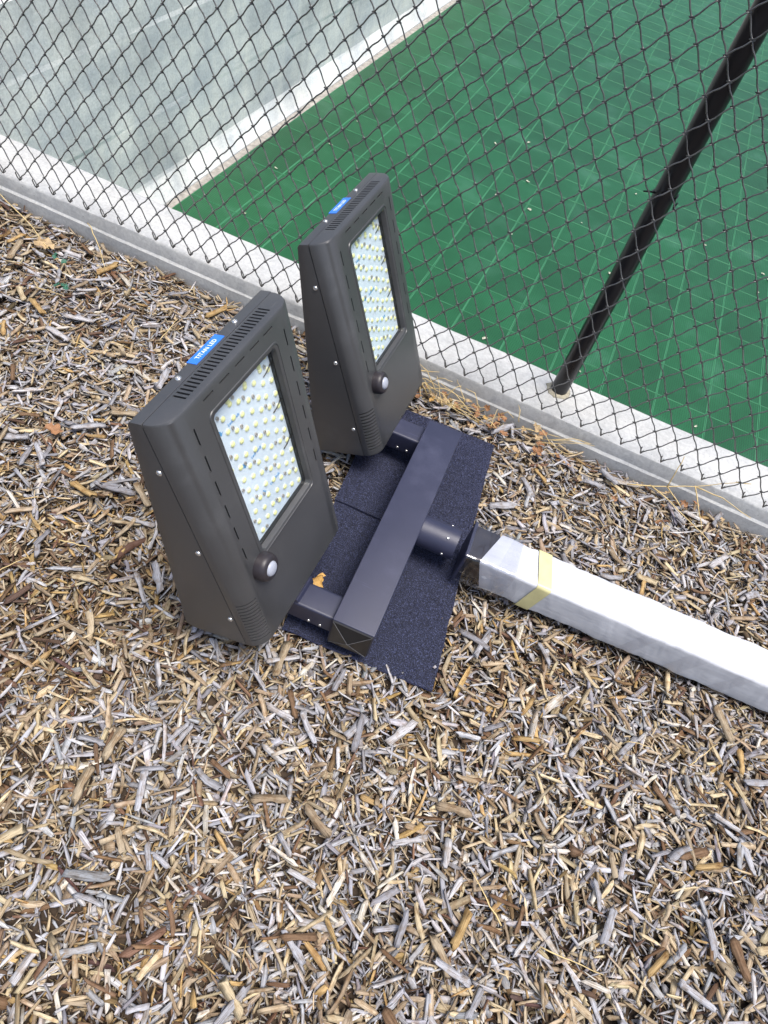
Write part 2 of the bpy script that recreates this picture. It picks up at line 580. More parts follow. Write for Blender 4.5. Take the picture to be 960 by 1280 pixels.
tag(bank, 'pale ground level behind the top of the court wall', 'ground', kind='structure')

# court floor: slab, gutter strip and interlocking perforated tiles
slab = mesh_obj('court_floor', [(WX, 0.213, FLZ - 0.016), (9, 0.213, FLZ - 0.016), (9, 16, FLZ - 0.016), (WX, 16, FLZ - 0.016)], [(0, 1, 2, 3)], M['base'])
tag(slab, 'sunken sports court floor of green perforated plastic tiles', 'court', kind='structure')
TX0, TP = -2.246, 0.3
gut = bpy.data.meshes.new('gutter_strip')
bm = bmesh.new()
add_box(bm, WX + 0.063, TX0 - 0.004, 0.214, 16, FLZ - 0.015, FLZ - 0.004)
o = bm_obj('gutter_strip', bm, M['gutter'], slab)

def tile_geom(cx=0.0, cy=0.0, z=0.0):
    h = TP / 2
    rings = [(h - 0.0012, h - 0.001, -0.014), (h - 0.0012, h - 0.001, -0.0012), (h - 0.0026, h - 0.002, 0.0), (h - 0.0046, h - 0.0028, 0.0), (h - 0.0054, h - 0.0036, -0.0012)]
    v = [(cx + sx * a, cy + sy * b, z + c) for a, b, c in rings for sx, sy in ((-1, -1), (1, -1), (1, 1), (-1, 1))]
    f, mi = [], []
    for i in range(4):
        for k in range(4):
            f.append((i * 4 + k, i * 4 + (k + 1) % 4, (i + 1) * 4 + (k + 1) % 4, (i + 1) * 4 + k))
            mi.append(1)
    f.append((16, 17, 18, 19)); mi.append(0)
    return v, f, mi
tv, tf, tmi = tile_geom()
tme = bpy.data.meshes.new('tile')
tme.from_pydata(tv, [], tf)
tme.materials.append(M['tile']); tme.materials.append(M['tile_rim'])
tme.polygons.foreach_set('material_index', tmi)
tme.update()
cells = []
for ix in range(0, 36):
    for iy in range(0, 50):
        cx, cy = TX0 + (ix + 0.5) * TP, 0.25 + (iy + 0.5) * TP
        d = Vector((cx, cy, FLZ)) - CAM
        zz = d.dot(f_)
        px, py = 480 + 850 * d.dot(r_) / zz, 640 + 850 * d.dot(d_) / zz
        vis = zz > 0 and -60 < px < 1020 and -60 < py < 640 and cy > 0.9
        cells.append((0 if vis else 1, zz, cx, cy))
cells.sort()
for k, (inv, zz, cx, cy) in enumerate(cells[:300]):
    t = link(bpy.data.objects.new('tile', tme), slab)
    t.location = (cx + random.uniform(-.0006, .0006), cy + random.uniform(-.0006, .0006), FLZ + random.uniform(-.0008, .0008))
V, F, MI = [], [], []
for (inv, zz, cx, cy) in cells[300:]:
    v, f, mi = tile_geom(cx, cy, FLZ)
    b0 = len(V)
    V += v
    F += [tuple(i + b0 for i in q) for q in f]
    MI += mi
o = mesh_obj('far_tiles', V, F, [M['tile'], M['tile_rim']], slab)
o.data.polygons.foreach_set('material_index', MI)
tag(o, kind='stuff')

# ------------------------------------------------------------------ wood chips
PAL = np.array([(.36, .365, .395), (.26, .26, .285), (.47, .465, .48), (.38, .31, .215), (.50, .415, .27), (.42, .29, .13), (.17, .105, .06), (.10, .062, .040), (.30, .235, .16), (.55, .52, .46)])
PW = np.array([.20, .10, .17, .16, .12, .02, .07, .025, .12, .06])
PW = PW / PW.sum()
MATQ = [(-0.345, -0.150), (0.028, -0.130), (0.130, -0.955), (-0.245, -0.980)]     # footprint of the carpet pieces

def in_quad(x, y, q, grow=0.0):
    inside = np.ones_like(x, bool)
    cx = sum(p[0] for p in q) / 4; cy = sum(p[1] for p in q) / 4
    for i in range(4):
        ax, ay = q[i]; bx, by = q[(i + 1) % 4]
        nx_, ny_ = by - ay, ax - bx
        ln = math.hypot(nx_, ny_)
        s = ((x - ax) * nx_ + (y - ay) * ny_) / ln
        c = ((cx - ax) * nx_ + (cy - ay) * ny_) / ln
        inside &= (s * np.sign(c) > -grow)
    return inside

POLY = [(-0.31, -1.86), (1.02, -1.30), (0.98, 0.02), (-1.95, 0.02)]

def chip_verts(n, S, L, Wd, T):
    """n chips of S four-cornered sections; local x along the grain. returns (n, S*4, 3)"""
    ts = {2: [-.5, .5], 3: [-.5, .15, .5], 4: [-.5, -.32, .30, .5], 5: [-.5, -.36, .0, .36, .5], 7: [-.5, -.42, -.22, .0, .22, .42, .5]}[S]
    t = np.array(ts)[None, :, None] * np.ones((n, 1, 4))
    end = np.zeros((1, S, 1)); end[0, 0] = 1; end[0, -1] = 1
    t = t + rng.uniform(-0.11, 0.11, (n, S, 4)) * end
    x = t * L[:, None, None]
    prof = rng.uniform(0.78, 1.18, (n, S))
    prof[:, 0] *= rng.uniform(0.25, 1.0, n); prof[:, -1] *= rng.uniform(0.45, 1.05, n)
    cy = np.array([-1, 1, 1, -1])[None, None, :] * 0.5
    cz = np.array([-1, -1, 1, 1])[None, None, :] * 0.5
    y = cy * prof[:, :, None] * Wd[:, None, None] * rng.uniform(0.7, 1.2, (n, S, 4))
    z = cz * (0.5 + 0.5 * prof[:, :, None]) * T[:, None, None] * rng.uniform(0.7, 1.3, (n, S, 4))
    tt = 2 * np.array(ts)[None, :, None]
    y = y + rng.normal(0, 0.028, (n, 1, 1)) * L[:, None, None] * (tt ** 2) + rng.normal(0, .02, (n, 1, 1)) * L[:, None, None] * tt ** 3
    z = z + rng.normal(0, 0.03, (n, 1, 1)) * L[:, None, None] * (tt ** 2)
    return np.stack([x, y, z], -1).reshape(n, S * 4, 3)

def chip_faces(S):
    f = []
    for i in range(S - 1):
        for k in range(4):
            k2 = (k + 1) % 4
            f.append((i * 4 + k, (i + 1) * 4 + k, (i + 1) * 4 + k2, i * 4 + k2))
    f.append((0, 1, 2, 3))
    f.append(((S - 1) * 4 + 3, (S - 1) * 4 + 2, (S - 1) * 4 + 1, (S - 1) * 4))
    return np.array(f)

def patch(x, y):
    """slow variation of the mulch: 0 = grey weathered, 1 = brown, finer"""
    return np.array([0.5 + 0.9 * noise.noise((a * 1.3, b * 1.3, 11.0)) + 0.4 * noise.noise((a * 4.1, b * 4.1, 4.0)) for a, b in zip(x, y)])

def chip_colours(n, x, y, lift=0.0):
    idx = rng.choice(len(PAL), n, p=PW)
    pb = patch(x, y)
    sw = rng.uniform(0, 1, n) < np.clip(pb - 0.45, 0, 0.55)
    idx2 = rng.choice([3, 5, 6, 7, 8], n)
    idx = np.where(sw, idx2, idx)
    c = PAL[idx] * rng.uniform(0.72, 1.16, (n, 1)) + rng.normal(0, 0.005, (n, 3))
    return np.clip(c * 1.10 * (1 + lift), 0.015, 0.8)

def rot_mats(yaw, pitch, roll):
    cy, sy = np.cos(yaw), np.sin(yaw); cp, sp = np.cos(pitch), np.sin(pitch); cr, sr = np.cos(roll), np.sin(roll)
    Rm = np.empty((len(yaw), 3, 3))
    Rm[:, 0, 0] = cy * cp; Rm[:, 0, 1] = cy * sp * sr - sy * cr; Rm[:, 0, 2] = cy * sp * cr + sy * sr
    Rm[:, 1, 0] = sy * cp; Rm[:, 1, 1] = sy * sp * sr + cy * cr; Rm[:, 1, 2] = sy * sp * cr - cy * sr
    Rm[:, 2, 0] = -sp; Rm[:, 2, 1] = cp * sr; Rm[:, 2, 2] = cp * cr
    return Rm

def scatter(n, grow=0.22):
    xs_, ys_ = [], []
    x = rng.uniform(-2.45, 1.5, n * 3); y = rng.uniform(-2.4, 0.012, n * 3)
    keep = in_quad(x, y, POLY, grow) | (rng.uniform(0, 1, n * 3) < 0.22)
    x, y = x[keep], y[keep]
    return x[:n], y[:n]

def add_attrs(me, cols, grain):
    a = me.attributes.new('Col', 'FLOAT_COLOR', 'POINT')
    rgba = np.ones((len(cols), 4), np.float32); rgba[:, :3] = cols
    a.data.foreach_set('color', rgba.ravel())
    b = me.attributes.new('grain', 'FLOAT_VECTOR', 'POINT')
    b.data.foreach_set('vector', grain.astype(np.float32).ravel())

def np_mesh(name, verts, quads):
    me = bpy.data.meshes.new(name)
    nv, nf = len(verts), len(quads)
    me.vertices.add(nv)
    me.vertices.foreach_set('co', verts.astype(np.float32).ravel())
    me.loops.add(nf * 4)
    me.loops.foreach_set('vertex_index', quads.astype(np.int32).ravel())
    me.polygons.add(nf)
    me.polygons.foreach_set('loop_start', np.arange(nf, dtype=np.int32) * 4)
    me.polygons.foreach_set('loop_total', np.full(nf, 4, np.int32))
    me.update(calc_edges=True)
    return me

def hgt(x, y):
    return np.array([undul(a, b) for a, b in zip(x, y)])

def chip_layer(n, S, L, wr, tr, zlo, zhi, tilt, lift=0.0, grow=0.22, avoid=-0.009):
    x, y = scatter(n, grow)
    n = len(x)
    L = np.resize(L, n)
    keep = ~in_quad(x, y, MATQ, avoid)
    # keep chips from standing inside the pole and out of the kerb
    pl = np.abs((y + 0.61) - (x - 0.11) * 0.0701) < 0.075
    keep &= ~(pl & (x > 0.05) & (rng.uniform(0, 1, n) < (1.0 if zhi > 0.012 else 0.0)))
    keep &= (y + 0.30 * L < 0.004)
    x, y, L = x[keep], y[keep], L[keep]
    n = len(x)
    Wd = L * rng.uniform(*wr, n); Wd = np.clip(Wd, 0.0016, 0.019)
    T = np.clip(Wd * rng.uniform(*tr, n), 0.001, 0.010)
    v = chip_verts(n, S, L, Wd, T)
    grain = v + rng.uniform(-5, 5, (n, 1, 3))
    yaw = rng.uniform(0, 2 * math.pi, n)
    near = y > -0.10
    yaw = np.where(near & (rng.uniform(0, 1, n) < .5), rng.normal(0, .5, n), yaw)
    Rm = rot_mats(yaw, np.clip(rng.normal(0, tilt, n), -.8, .8), rng.normal(0, 0.45, n))
    w = np.einsum('nij,nvj->nvi', Rm, v)
    z = hgt(x, y) + rng.uniform(zlo, zhi, n) - 0.008
    w += np.stack([x, y, z], -1)[:, None, :]
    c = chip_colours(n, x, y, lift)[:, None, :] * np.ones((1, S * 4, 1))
    return w, c, grain, S, n

def lens(n, lo, mode, hi):
    return rng.triangular(lo, mode, hi, n)

layers = [  # lower layers tinted darker, upper lighter: shade in the gaps painted into chip colour
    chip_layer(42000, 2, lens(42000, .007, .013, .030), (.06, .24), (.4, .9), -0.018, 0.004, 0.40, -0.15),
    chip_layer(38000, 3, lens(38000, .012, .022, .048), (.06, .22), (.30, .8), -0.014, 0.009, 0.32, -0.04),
    chip_layer(6000, 3, lens(6000, .012, .022, .040), (.28, .60), (.15, .4), -0.008, 0.012, 0.30, 0.0),
    chip_layer(24000, 4, lens(24000, .018, .030, .064), (.06, .22), (.25, .65), -0.004, 0.016, 0.27, 0.05),
    chip_layer(3000, 5, lens(3000, .034, .050, .086), (.07, .20), (.20, .45), 0.006, 0.020, 0.17, 0.10, avoid=0.012),
]
Vs, Cs, Gs, Qs = [], [], [], []
b0 = 0
for w, c, gr, S, n in layers:
    Vs.append(w.reshape(-1, 3)); Cs.append(c.reshape(-1, 3)); Gs.append(gr.reshape(-1, 3))
    q = chip_faces(S)[None] + (np.arange(n) * S * 4)[:, None, None] + b0
    Qs.append(q.reshape(-1, 4))
    b0 += n * S * 4
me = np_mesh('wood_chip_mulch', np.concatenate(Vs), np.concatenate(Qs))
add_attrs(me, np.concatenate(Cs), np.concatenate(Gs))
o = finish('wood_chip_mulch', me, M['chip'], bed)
tag(o, kind='stuff')

# 300 of the largest chips lie on top as pieces of their own
TEMPL = []
for k in range(60):
    S = 7
    L = rng.triangular(.036, .050, .095, 1); Wd = np.clip(L * rng.uniform(.10, .27), .005, .019); T = np.clip(Wd * rng.uniform(.22, .5), .002, .007)
    v = chip_verts(1, S, L, Wd, T)[0]
    mt = np_mesh('wood_chip', v, chip_faces(S))
    c = np.clip(PAL[rng.choice([0, 0, 1, 2, 2, 3, 4, 8, 9, 3, 0, 6, 5])] * rng.uniform(.85, 1.2), .02, .85)
    add_attrs(mt, np.ones((len(v), 1)) * c[None], v + rng.uniform(-5, 5, 3))
    mt.materials.append(M['chip'])
    TEMPL.append((mt, float(L[0])))
count = 0
while count < 300:
    x, y = rng.uniform(-1.9, 1.0), rng.uniform(-1.85, -0.03)
    ax, ay = np.array([x]), np.array([y])
    if not in_quad(ax, ay, POLY, -0.01)[0] or in_quad(ax, ay, MATQ, 0.06)[0]:
        continue
    if x > 0.0 and abs((y + 0.61) - (x - 0.11) * 0.0701) < 0.12:
        continue
    mt, L = TEMPL[count % len(TEMPL)]
    t = link(bpy.data.objects.new('wood_chip', mt), bed)
    t.location = (x, y - max(0, y + 0.5 * L - 0.0), undul(x, y) + rng.uniform(0.013, 0.020))
    t.rotation_euler = (rng.normal(0, .3), rng.normal(0, .10), rng.uniform(0, 6.28))
    count += 1

# ------------------------------------------------------------------ chain-link fence
P_, RAT, LEAN, ZK = 0.064, 1.2357, rad(10.355), 0.105
XK = 6.7341452 * P_
HS = RAT * P_ / 2
WR = 0.0019
def fence_yz(s):
    a, b, k = s * math.sin(LEAN), 0.106, 110.0
    y = -math.log(math.exp(-k * a) + math.exp(-k * b)) / k + math.log(1 + math.exp(-k * b)) / k
    return y, ZK + s * math.cos(LEAN)
fence = empty('chain_link_fence', (0.139, 0.141, 0.085))
tag(fence, 'dark coated chain link fence with black round post on concrete kerb', 'fence')
FOFF = Vector((0.139, 0.141, 0.085))

def strand(sgn, nseg=46):
    """one zigzag wire; starts at the knuckle (x=0) and swings to x = sgn*P/2. up-right runs in front"""
    pts = []
    # knuckle: the cut end hooks back up beside the wire
    if sgn > 0:
        pts_k = [(-0.0065, -0.004, 0.0240), (-0.0085, -0.0045, 0.0215), (-0.0060, -0.0045, 0.012), (-0.0026, -0.0035, 0.002), (0.0002, -0.0015, -0.0030), (0.0022, 0.0, -0.0022)]
    else:
        pts_k = [(0.0050, 0.0035, 0.0065), (0.0042, 0.0045, 0.0015), (0.0012, 0.0035, -0.0012), (-0.0010, 0.001, 0.0010)]
    hw = P_ / 2
    for j in range(nseg):
        x0, x1 = (0, hw) if j % 2 == 0 else (hw, 0)
        right = (j % 2 == 0) == (sgn > 0)
        yo = -0.0032 if right else 0.0032
        for t in (0.0, 0.05, 0.14, 0.32, 0.5, 0.68, 0.86, 0.95):
            x = x0 + (x1 - x0) * t
            if t == 0.0:
                x += (-0.0050 if j % 2 == 0 else 0.0050) if j else 0.0
            bow = 0.0024 * math.sin(math.pi * 2 * t) * (1 if j % 2 == 0 else -1)
            yy = 0.0 if t == 0 else yo * (0.6 if t in (0.05, 0.95) else 1.0)
            s = (j + t) * HS + bow
            y, z = fence_yz(s)
            pts.append((sgn * x, y + yy, z))
    head = []
    for (a, b, c) in pts_k:
        y, z = fence_yz(0)
        head.append((a, y + b, z + c))
    V, F = tube_data(head + pts, WR, 6)
    me = bpy.data.meshes.new('wire')
    me.from_pydata([v - Vector((0, FOFF.y, FOFF.z)) for v in V], [], F)
    me.materials.append(M['wire'])
    me.polygons.foreach_set('use_smooth', [True] * len(me.polygons))
    me.update()
    return me
sm = {1: strand(1), -1: strand(-1)}
for m_ in range(-58, 32):
    for sgn in (1, -1):
        wob = 0.0008 * noise.noise((m_ * .7, sgn, .5))
        o = link(bpy.data.objects.new('wire', sm[sgn]), fence)
        o.location = (XK + m_ * P_ - FOFF.x + wob, 0.0015 * noise.noise((m_ * .35, 2.0, 0)), 0)
PR = 0.0275
V, F = lathe_data([(PR, -0.03), (PR, 2.3)], 32)
post = mesh_obj('post', V, F, M['post'], fence, smooth=True)
post.data.set_sharp_from_angle(angle=rad(40))
pr = []
for k in range(9):
    a = k / 8
    pr.append((0.027 + 0.009 * math.sin(a * math.pi / 2 + 0.2), 0.0075 * math.cos(a * math.pi / 2)))
V, F = lathe_data([(0.0265, 0.006), (0.030, 0.006), (0.036, 0.003), (0.041, -0.001)], 36)
V = [(v[0] * (1 + .18 * noise.noise((v[0] * 70, v[1] * 70, 1))), v[1] * (1 + .18 * noise.noise((v[0] * 70, v[1] * 70, 4))), v[2] + .003 * noise.noise((v[0] * 120, v[1] * 120, 2))) for v in V]
mesh_obj('mortar_ring', V, F, M['grout'], fence, smooth=True)
# steel tie holding the mesh to the post
tz = 0.655
tp = []
for k in range(15):
    a = math.pi * (-0.12 + 1.24 * k / 14)
    tp.append((math.cos(a) * (PR + .002), math.sin(a) * (PR + .002), tz + .006 * math.sin(k * .4)))
tp = [(tp[0][0] + .004, tp[0][1] - .020, tz - .012), (tp[0][0] + .006, tp[0][1] - .024, tz + .004)][::-1] + tp + [(tp[-1][0] - .010, tp[-1][1] - .022, tz + .004), (tp[-1][0] - .024, tp[-1][1] - .024, tz)]
V, F = tube_data(tp, 0.0022, 6)
mesh_obj('tie_wire', V, F, M['post'], fence, smooth=True)

# ------------------------------------------------------------------ floodlights
FW, FH, FD, B1, B2 = 0.369, 0.586, 0.0415, 0.0295, 0.150
# local axes of a floodlight: X towards the near side, Y out of the front face, Z up along the face
def build_housing():
    R_ = 0.040
    prof = [(FW / 2, -FD), (FW / 2, -R_)]
    for k in range(1, 9):
        a = math.pi / 2 * k / 8
        prof.append((FW / 2 - R_ + R_ * math.cos(a), -R_ + R_ * math.sin(a)))
    prof = prof + [(-x, y) for x, y in reversed(prof)]
    lev = [(0.0, 0.006), (0.0018, 0.0022), (0.006, 0.0), (FH - 0.005, 0.0), (FH - 0.0015, 0.0016), (FH, 0.005)]
    V, F = [], []
    n = len(prof)
    for z, ins in lev:
        for x, y in prof:
            V.append((x * (1 - 2 * ins / FW), -FD + (y + FD) * (1 - ins / FD), z))
    for i in range(len(lev) - 1):
        for k in range(n):
            k2 = (k + 1) % n
            F.append((i * n + k, i * n + k2, (i + 1) * n + k2, (i + 1) * n + k))
    F.append(tuple(range(n))[::-1])
    F.append(tuple((len(lev) - 1) * n + k for k in range(n)))
    bm = bmesh.new()
    vv = [bm.verts.new(v) for v in V]
    for f in F:
        bm.faces.new([vv[i] for i in f])
    ob = bm_obj('front_housing', bm, M['housing'])
    # cutters
    bm = bmesh.new()
    WL, WR2, WB, WT = -0.0955, 0.0955, 0.2115, 0.536
    add_box(bm, WL - .005, WR2 - .005, -0.024, 0.02, WB, WT)                       # window pocket (centre shifted a little)
    for z in (.548, .4935, .439, .384, .3285, .273):
        for sx in (1, -1):
            add_box(bm, sx * .1355 - .0016, sx * .1355 + .0016, -0.012, 0.01, z - .033, z)
    for a, b in ((-.098, -.072), (-.054, -.027), (-.009, .018), (.035, .063), (.078, .106)):
        add_box(bm, -b, -a, -0.012, 0.01, FH - .0165, FH - .0135)
    for a, b in ((.100, .126), (.060, .084), (.018, .042), (-.034, -.010), (-.086, -.062)):
        add_box(bm, -b, -a, -0.014, 0.01, .0085, .0115)
    for k in range(28):
        x = -.1150 + k * (.243 / 27)
        add_box(bm, -x - .0019, -x + .0019, -.0375, -.0135, FH - .016, FH + .01)
    for k in range(13):
        z = .024 + k * .0098
        for sx in (1, -1):
            xa, xb = sorted((sx * (FW / 2 - .0025), sx * (FW / 2 - .034)))
            add_box(bm, xa, xb, -.0335, .02, z - .0019, z + .0019)
    cut = bm_obj('cutter', bm, M['housing'])
    boolean_cut(ob, cut)
    # raised lip round the window
    ob.data.polygons.foreach_set('use_smooth', [True] * len(ob.data.polygons))
    ob.data.set_sharp_from_angle(angle=rad(28))
    return ob

def screw_mesh():
    return lathe_mesh('screw', [(.0056, 0), (.0056, .0008), (.0050, .0022), (.0036, .0032), (.0022, .0036), (.0021, .0018), (.0004, .0016)], 16, M['steel'])
SCREW = screw_mesh()
def add_screw(parent, loc, axis, name='screw', scale=1.0):
    o = link(bpy.data.objects.new(name, SCREW), parent)
    o.location = loc
    o.rotation_euler = Vector(axis).to_track_quat('Z', 'Y').to_euler()
    o.scale = (scale,) * 3
    return o

WIN = (-0.1005, 0.0905, 0.2115, 0.536)

def make_floodlight():
    root = empty('floodlight')
    hs = build_housing()
    hs.parent = root
    # rounded-rectangle rim stepped round the window
    x0, x1, z0, z1 = WIN
    def rr(g_, r, n=5):
        pts = []
        for cx, cz, a0 in ((x1 + g_ - r, z1 + g_ - r, 0), (x0 - g_ + r, z1 + g_ - r, 90), (x0 - g_ + r, z0 - g_ + r, 180), (x1 + g_ - r, z0 - g_ + r, 270)):
            for k in range(n + 1):
                a = rad(a0 + 90 * k / n)
                pts.append((cx + r * math.cos(a), cz + r * math.sin(a)))
        return pts
    loops = [(rr(0.010, .014), -0.0005), (rr(0.0090, .0135), 0.0016), (rr(0.0070, .0125), 0.0018), (rr(0.0062, .012), 0.0004), (rr(0.0008, .010), 0.0004), (rr(-0.0003, .010), -0.0008), (rr(-0.0003, .010), -0.0205)]
    V, F = [], []
    n = len(loops[0][0])
    for pts, y in loops:
        V += [(x, y, z) for x, z in pts]
    for i in range(len(loops) - 1):
        for k in range(n):
            k2 = (k + 1) % n
            F.append((i * n + k, i * n + k2, (i + 1) * n + k2, (i + 1) * n + k))
    rim = mesh_obj('window_rim', V, F, M['housing'], root, smooth=True)
    rim.data.set_sharp_from_angle(angle=rad(45))
    # black gasket
    V, F = [], []
    gl = [(rr(-0.0008, .0095), -0.0120), (rr(-0.0024, .009), -0.0120), (rr(-0.0024, .009), -0.0200)]
    for pts, y in gl:
        V += [(x, y, z) for x, z in pts]
    for i in range(2):
        for k in range(n):
            k2 = (k + 1) % n
            F.append((i * n + k, i * n + k2, (i + 1) * n + k2, (i + 1) * n + k))
    mesh_obj('gasket', V, F, M['cap'], root)
    # back cover: wedge, thin at the top and deep at the foot
    bm = bmesh.new()
    sec = [(-FD - .0018, .002), (-FD - B2 + .012, .0), (-FD - B2, .012), (-FD - B1, FH - .006), (-FD - B1 + .006, FH - .0005), (-FD - .0018, FH - .0005)]
    va = [bm.verts.new((FW / 2, y, z)) for y, z in sec]
    vb = [bm.verts.new((-FW / 2, y, z)) for y, z in sec]
    bm.faces.new(va)
    bm.faces.new(vb[::-1])
    for k in range(len(sec)):
        k2 = (k + 1) % len(sec)
        bm.faces.new((va[k2], va[k], vb[k], vb[k2]))
    bmesh.ops.recalc_face_normals(bm, faces=bm.faces)
    es = [e for e in bm.edges]
    bmesh.ops.bevel(bm, geom=es, offset=.0022, segments=2, profile=.6, affect='EDGES')
    bm_obj('back_cover', bm, M['housing'], root, smooth=True, angle=30)
    bm = bmesh.new()
    add_box(bm, -FW / 2 + .002, FW / 2 - .002, -FD - .004, -FD + .004, .006, FH - .003)
    bm_obj('seam_gasket', bm, M['cap'], root)
    # screws along the seam
    for z in (.488, .295, .0925):
        for sx in (1, -1):
            add_screw(root, (sx * FW / 2, -FD - .0115, z), (sx, 0, 0))
    for x in (.077, -.083):
        add_screw(root, (x, -FD - .0138, FH - .0006), (0, 0, 1))
    # brand sticker on the top strip
    bm = bmesh.new()
    add_box(bm, -.0415, .0385, -FD - .0255, -FD - .0065, FH - .0012, FH + .0004)
    st = bm_obj('sticker', bm, M['sticker'], root)
    tm = text_mesh('TITAN LED', 0.0112)
    tm.materials.append(M['white'])
    tx = link(bpy.data.objects.new('lettering', tm), st)
    tx.matrix_local = Matrix(((-1, 0, 0, -.0015), (0, -1, 0, -FD - .0150), (0, 0, 1, FH + .0006), (0, 0, 0, 1)))
    # motion sensor
    ms = lathe_mesh('motion_sensor', [(.0285, -.001), (.0285, .013), (.0265, .0195), (.0225, .0235), (.0175, .0240), (.0160, .0225), (.001, .0225)], 32, M['sensor'])
    so_ = link(bpy.data.objects.new('motion_sensor', ms), root)
    so_.location = (.1085, 0, .191)
    so_.rotation_euler = (-math.pi / 2, 0, 0)
    lm = lathe_mesh('sensor_lens', [(.0157, .0215), (.0152, .0240), (.0130, .0268), (.0085, .0288), (.0030, .0296), (.0003, .0297)], 24, M['lens'])
    link(bpy.data.objects.new('sensor_lens', lm), so_)
    # LED board behind the glass
    bm = bmesh.new()
    add_box(bm, x0 + .0006, x1 - .0006, -.0235, -.0195, z0 + .0006, z1 - .0006)
    bd = bm_obj('led_board', bm, M['board'], root)
    led = bpy.data.meshes.new('led')
    V1, F1 = lathe_data([(.0060, 0), (.0060, .0007), (.0056, .0012)], 12)
    V2, F2 = lathe_data([(.0054, .0010), (.0049, .0024), (.0032, .0036), (.0008, .0041)], 12)
    off = len(V1)
    led.from_pydata(V1 + V2, [], F1 + [tuple(i + off for i in f) for f in F2])
    led.materials.append(M['ledbody']); led.materials.append(M['led'])
    led.polygons.foreach_set('material_index', [0] * len(F1) + [1] * len(F2))
    led.polygons.foreach_set('use_smooth', [True] * len(led.polygons))
    led.update()
    V, F = [], []
    rr_ = random.Random(5)
    nx_, nz_ = 8, 12
    px_, pz_ = (x1 - x0 - .024) / (nx_ - 1), (z1 - z0 - .026) / (nz_ - 1)
    comp = []
    for i in range(nx_):
        for k in range(nz_):
            x = x0 + .012 + i * px_
            z = z0 + .013 + k * pz_ + (.5 * pz_ if i % 2 and k < nz_ - 1 else (0 if i % 2 == 0 else -.3 * pz_))
            x += rr_.uniform(-.0022, .0022); z += rr_.uniform(-.0022, .0022)
            o = link(bpy.data.objects.new('led', led), bd)
            o.location = (x, -.0195, z)
            o.rotation_euler = (-math.pi / 2, 0, 0)
            if (i + 2 * k) % 3 == 0:
                comp.append((x - .0135, z - .002))
    # little ring-shaped lens posts beside the LEDs: one part
    for cx, cz in comp:
        for k in range(12):
            a0, a1 = 2 * math.pi * k / 12, 2 * math.pi * (k + 1) / 12
            b = len(V)
            for a in (a0, a1):
                for r, h in ((.0036, .0), (.0036, .0030), (.0021, .0030), (.0021, .0)):
                    V.append((cx + r * math.cos(a) * .8, -.0195 + h, cz + r * math.sin(a) * 1.15))
            F += [(b, b + 1, b + 5, b + 4), (b + 1, b + 2, b + 6, b + 5), (b + 2, b + 3, b + 7, b + 6)]
    mesh_obj('standoff_rings', V, F, M['copper'], bd)
    tag(bd.children[-1], kind='stuff')
    # blue maker's mark printed three times
    lg = text_mesh('LedMinds', 0.0088)
    lg.materials.append(M['blueink'])
    for cx, cz in ((.035, .478), (.008, .382), (-.018, .292)):
        o = link(bpy.data.objects.new('lettering', lg), bd)
        o.matrix_local = Matrix(((-1, 0, 0, cx - .004), (0, 0, 1, -.0190), (0, 1, 0, cz), (0, 0, 0, 1)))
        zz = -.0188
        ar = [(.034, -.0045), (.0405, .001), (.0375, .001), (.0375, .0075), (.0335, .0045), (.0335, .001), (.0285, .001)]
        ar = [(cx + a, zz, cz + b) for a, b in ar]
        mesh_obj('printed_mark', ar + [(a, zz - .0004, c) for a, b, c in ar], [tuple(range(7))] + [(k, (k + 1) % 7, 7 + (k + 1) % 7, 7 + k) for k in range(7)], M['blueink'], bd)
    # supply leads at the board edge
    for cz, s in ((.500, 1), (.422, -1), (.335, 1)):
        pts = [(x0 + .030, -.0185, cz - .010), (x0 + .022, -.0150, cz - .004), (x0 + .012, -.0145, cz + .001), (x0 + .005, -.0165, cz + .002), (x0 + .002, -.0190, cz - .004)]
        V, F = tube_data(pts, .0011, 6)
        mesh_obj('lead_wire', V, F, M['dark'], bd, smooth=True)
    # cover glass
    bm = bmesh.new()
    add_box(bm, x0 + .0012, x1 - .0012, -.0150, -.0125, z0 + .0012, z1 - .0012)
    bm_obj('cover_glass', bm, M['glass'], root)
    # slip-fitter boss under the foot
    bm = bmesh.new()
    add_box(bm, -.045, .045, -FD - .105, -.018, -.030, .004, bevel=.006)
    add_box(bm, -.036, .036, -FD - .075, -.012, -.052, -.026, bevel=.006)
    bm_obj('mounting_boss', bm, M['bracket'], root, smooth=True, angle=30)
    return root

def copy_tree(o, parent=None):
    c = o.copy()
    COL.objects.link(c)
    c.parent = parent
    for ch in o.children:
        copy_tree(ch, c)
    return c

A1 = ((0.012972, 0.949781, -0.312647), (0.999522, -0.021091, -0.022601), (0.028060, 0.312204, 0.949600))
A2 = ((-0.004121, 0.922606, -0.385723), (0.999777, -0.004193, -0.020711), (0.020726, 0.385722, 0.922382))
def pose(o, A, p):
    m = Matrix(((-A[0][0], A[0][1], A[0][2], p[0]), (-A[1][0], A[1][1], A[1][2], p[1]), (-A[2][0], A[2][1], A[2][2], p[2]), (0, 0, 0, 1)))
    o.matrix_world = m
fl = make_floodlight()
fl2 = copy_tree(fl)
pose(fl, A1, (-0.22220, -0.92814, 0.16441))
pose(fl2, A2, (-0.23855, -0.28647, 0.11918))
tag(fl, 'bronze grey LED floodlight at the bracket end away from the fence', 'floodlight', 'pair of floodlights on the bracket')
tag(fl2, 'bronze grey LED floodlight on the bracket arm closest to the fence', 'floodlight', 'pair of floodlights on the bracket')

